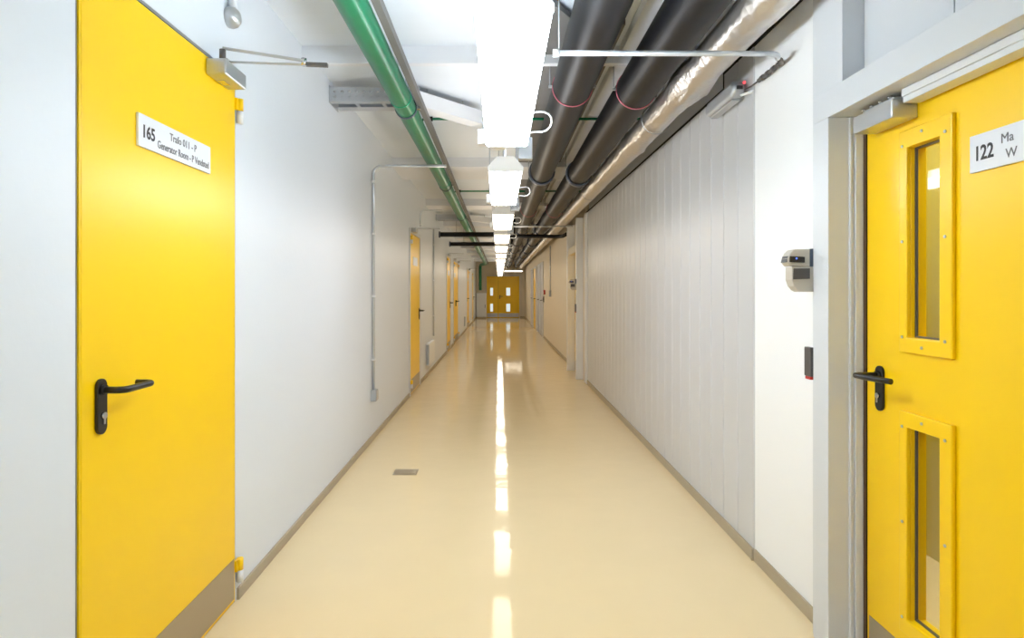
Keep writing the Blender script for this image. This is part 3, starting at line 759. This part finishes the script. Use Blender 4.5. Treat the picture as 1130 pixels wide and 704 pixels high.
conduit('cross_conduit', [(.20, 9.9, 2.33), (1.145, 9.9, 2.33)], .012, 'thin pale conduit crossing to the far white door posts')
t = thing('branch_pipe', (0, 0, 0), 'black branch pipe swinging towards the right wall past the posts', 'pipe')
MBk.build('pipe_body', 'insul', t)
for x in (.3, .62): MB().tube([(x, 11.6, 2.355), (x, 11.6, 2.679)], .005, 8).build('hanger_rod', 'galv', t)

# wall device on the ribbed panels (slanting round emergency light)
t = thing('emergency_light', (XR, 3.2, 2.30), 'silver grey emergency light with red indicator high on the ribbed wall', 'lamp')
MB().prismx([(.0, .03), (.0, .07), (.04, .095), (.40, .095), (.44, .075), (.44, .03), (.40, .012), (.04, .012)], -.078, -.012).build('body', 'galv', t, bevel=.02, seg=4)
MB().prismx([(.05, .0), (.05, .012), (.39, .012), (.39, .0)], -.066, -.022).build('lens', 'silver', t, bevel=.004)
MB().box(-.060, -.030, -.008, -.0005, .045, .062).build('vent', 'black', t)
MB().tube([(-.022, -.006, .078), (-.022, .0, .078)], .008, 10).build('indicator', 'red_led', t)
MB().box(-.012, -.0005, .05, .36, .02, .085).build('wall_plate', 'galv', t)
MB().tube([(-.03, .012, .02), (-.03, -.04, .010), (-.012, -.09, .006)], .008, 10).build('cable_gland', 'white', t)

# round fitting above the left door
t = thing('round_fitting', (XL, 2.64, 2.42), 'round silver fitting on a short tube above the near left door', 'wall fitting')
MB().tube([(.0, 0, .045), (.016, 0, .045), (.034, 0, .045), (.048, 0, .045), (.054, 0, .045)], .04, 24, radii=[.040, .044, .040, .026, .008]).build('dome', 'silver', t)
MB().tube([(.020, 0, .08), (.020, 0, ZC - 2.42)], .017, 14).build('tube', 'conduit', t)

# ------------------------------------------------------------------ small things down the corridor
t = thing('wall_heater', (XL, 9.75, .17), 'flat white wall heater low on the left wall', 'heater')
box('casing', 'white', t, .006, .055, 0, .82, 0, .34, .006)
box('side_grille', 'galv', t, .01, .05, -.006, -.0005, .02, .32)
for i in range(4): box('bracket', 'galv', t, .0005, .0055, .1 + .2 * i, .14 + .2 * i, .05, .3)
t = thing('floor_socket', (-.684, 4.64, 0), 'flush metal floor socket plate set in the floor', 'floor socket')
MB().poly([(-.086, -.072), (.086, -.072), (.086, .072), (-.086, .072)], .0005, .004).build('frame_plate', 'kick', t, bevel=.001)
box('lid', 'kick', t, -.07, .05, -.056, .056, .0042, .006, .001); box('cable_flap', 'trim', t, .053, .074, -.05, .05, .0042, .0065)
t = thing('call_point', (XR, 17.3, 1.22), 'small red fire call point on the right wall', 'call point')
box('housing', 'red', t, -.045, -.0005, 0, .12, 0, .12, .006); box('push_plate', 'white', t, -.048, -.0455, .03, .09, .03, .09)
t = conduit('wall_conduit', [(XR - .02, 15.4, 1.33), (XR - .02, 15.4, 2.42)], .014, 'vertical conduit above a grey box on the right wall', [(XR - .02, 15.4, 1.9)], None, 'bent wall conduits')
box('switch_box', 'galv', t, -.03, .0195, -.06, .06, -.15, .0, .004)
t = thing('wall_switch', (XR, 17.75, 1.0), 'small dark switch on the right wall below the call point', 'switch')
box('plate', 'greydark', t, -.03, -.0005, 0, .08, 0, .16, .004); box('rocker', 'black', t, -.036, -.0305, .02, .06, .04, .12)
t = thing('floor_cabinet', (-.86, 30.6, 0), 'white cabinet below the green drop pipe beside the far double door', 'cabinet')
box('carcass', 'white', t, -.24, .24, -.26, .38, .06, 1.20, .006); box('plinth', 'trim', t, -.23, .23, -.24, .37, 0, .0595)
box('door_panel', 'white', t, -.23, .23, -.276, -.261, .08, 1.0, .004); box('handle', 'greydark', t, .17, .19, -.288, -.2765, .5, .65)
t = thing('wall_heater', (XL, 20.2, .17), 'far white wall heater low on the left wall beyond the double door', 'heater')
box('casing', 'white', t, .006, .055, 0, .82, 0, .34, .006); box('side_grille', 'galv', t, .01, .05, -.006, -.0005, .02, .32)
# lamp in the room behind door 122
M['roomlight'] = mat('room_diffuser', (250, 250, 245), 0.4, emit=(1.0, .95, .85), estr=9.0)
t = thing('room_lamp', (1.80, 2.2, 2.6), 'ceiling lamp in the room behind door 122, hidden from view', 'lamp')
box('housing', 'white', t, -.25, .25, -.7, .7, .03, .13); box('diffuser', 'roomlight', t, -.24, .24, -.69, .69, 0, .0295)
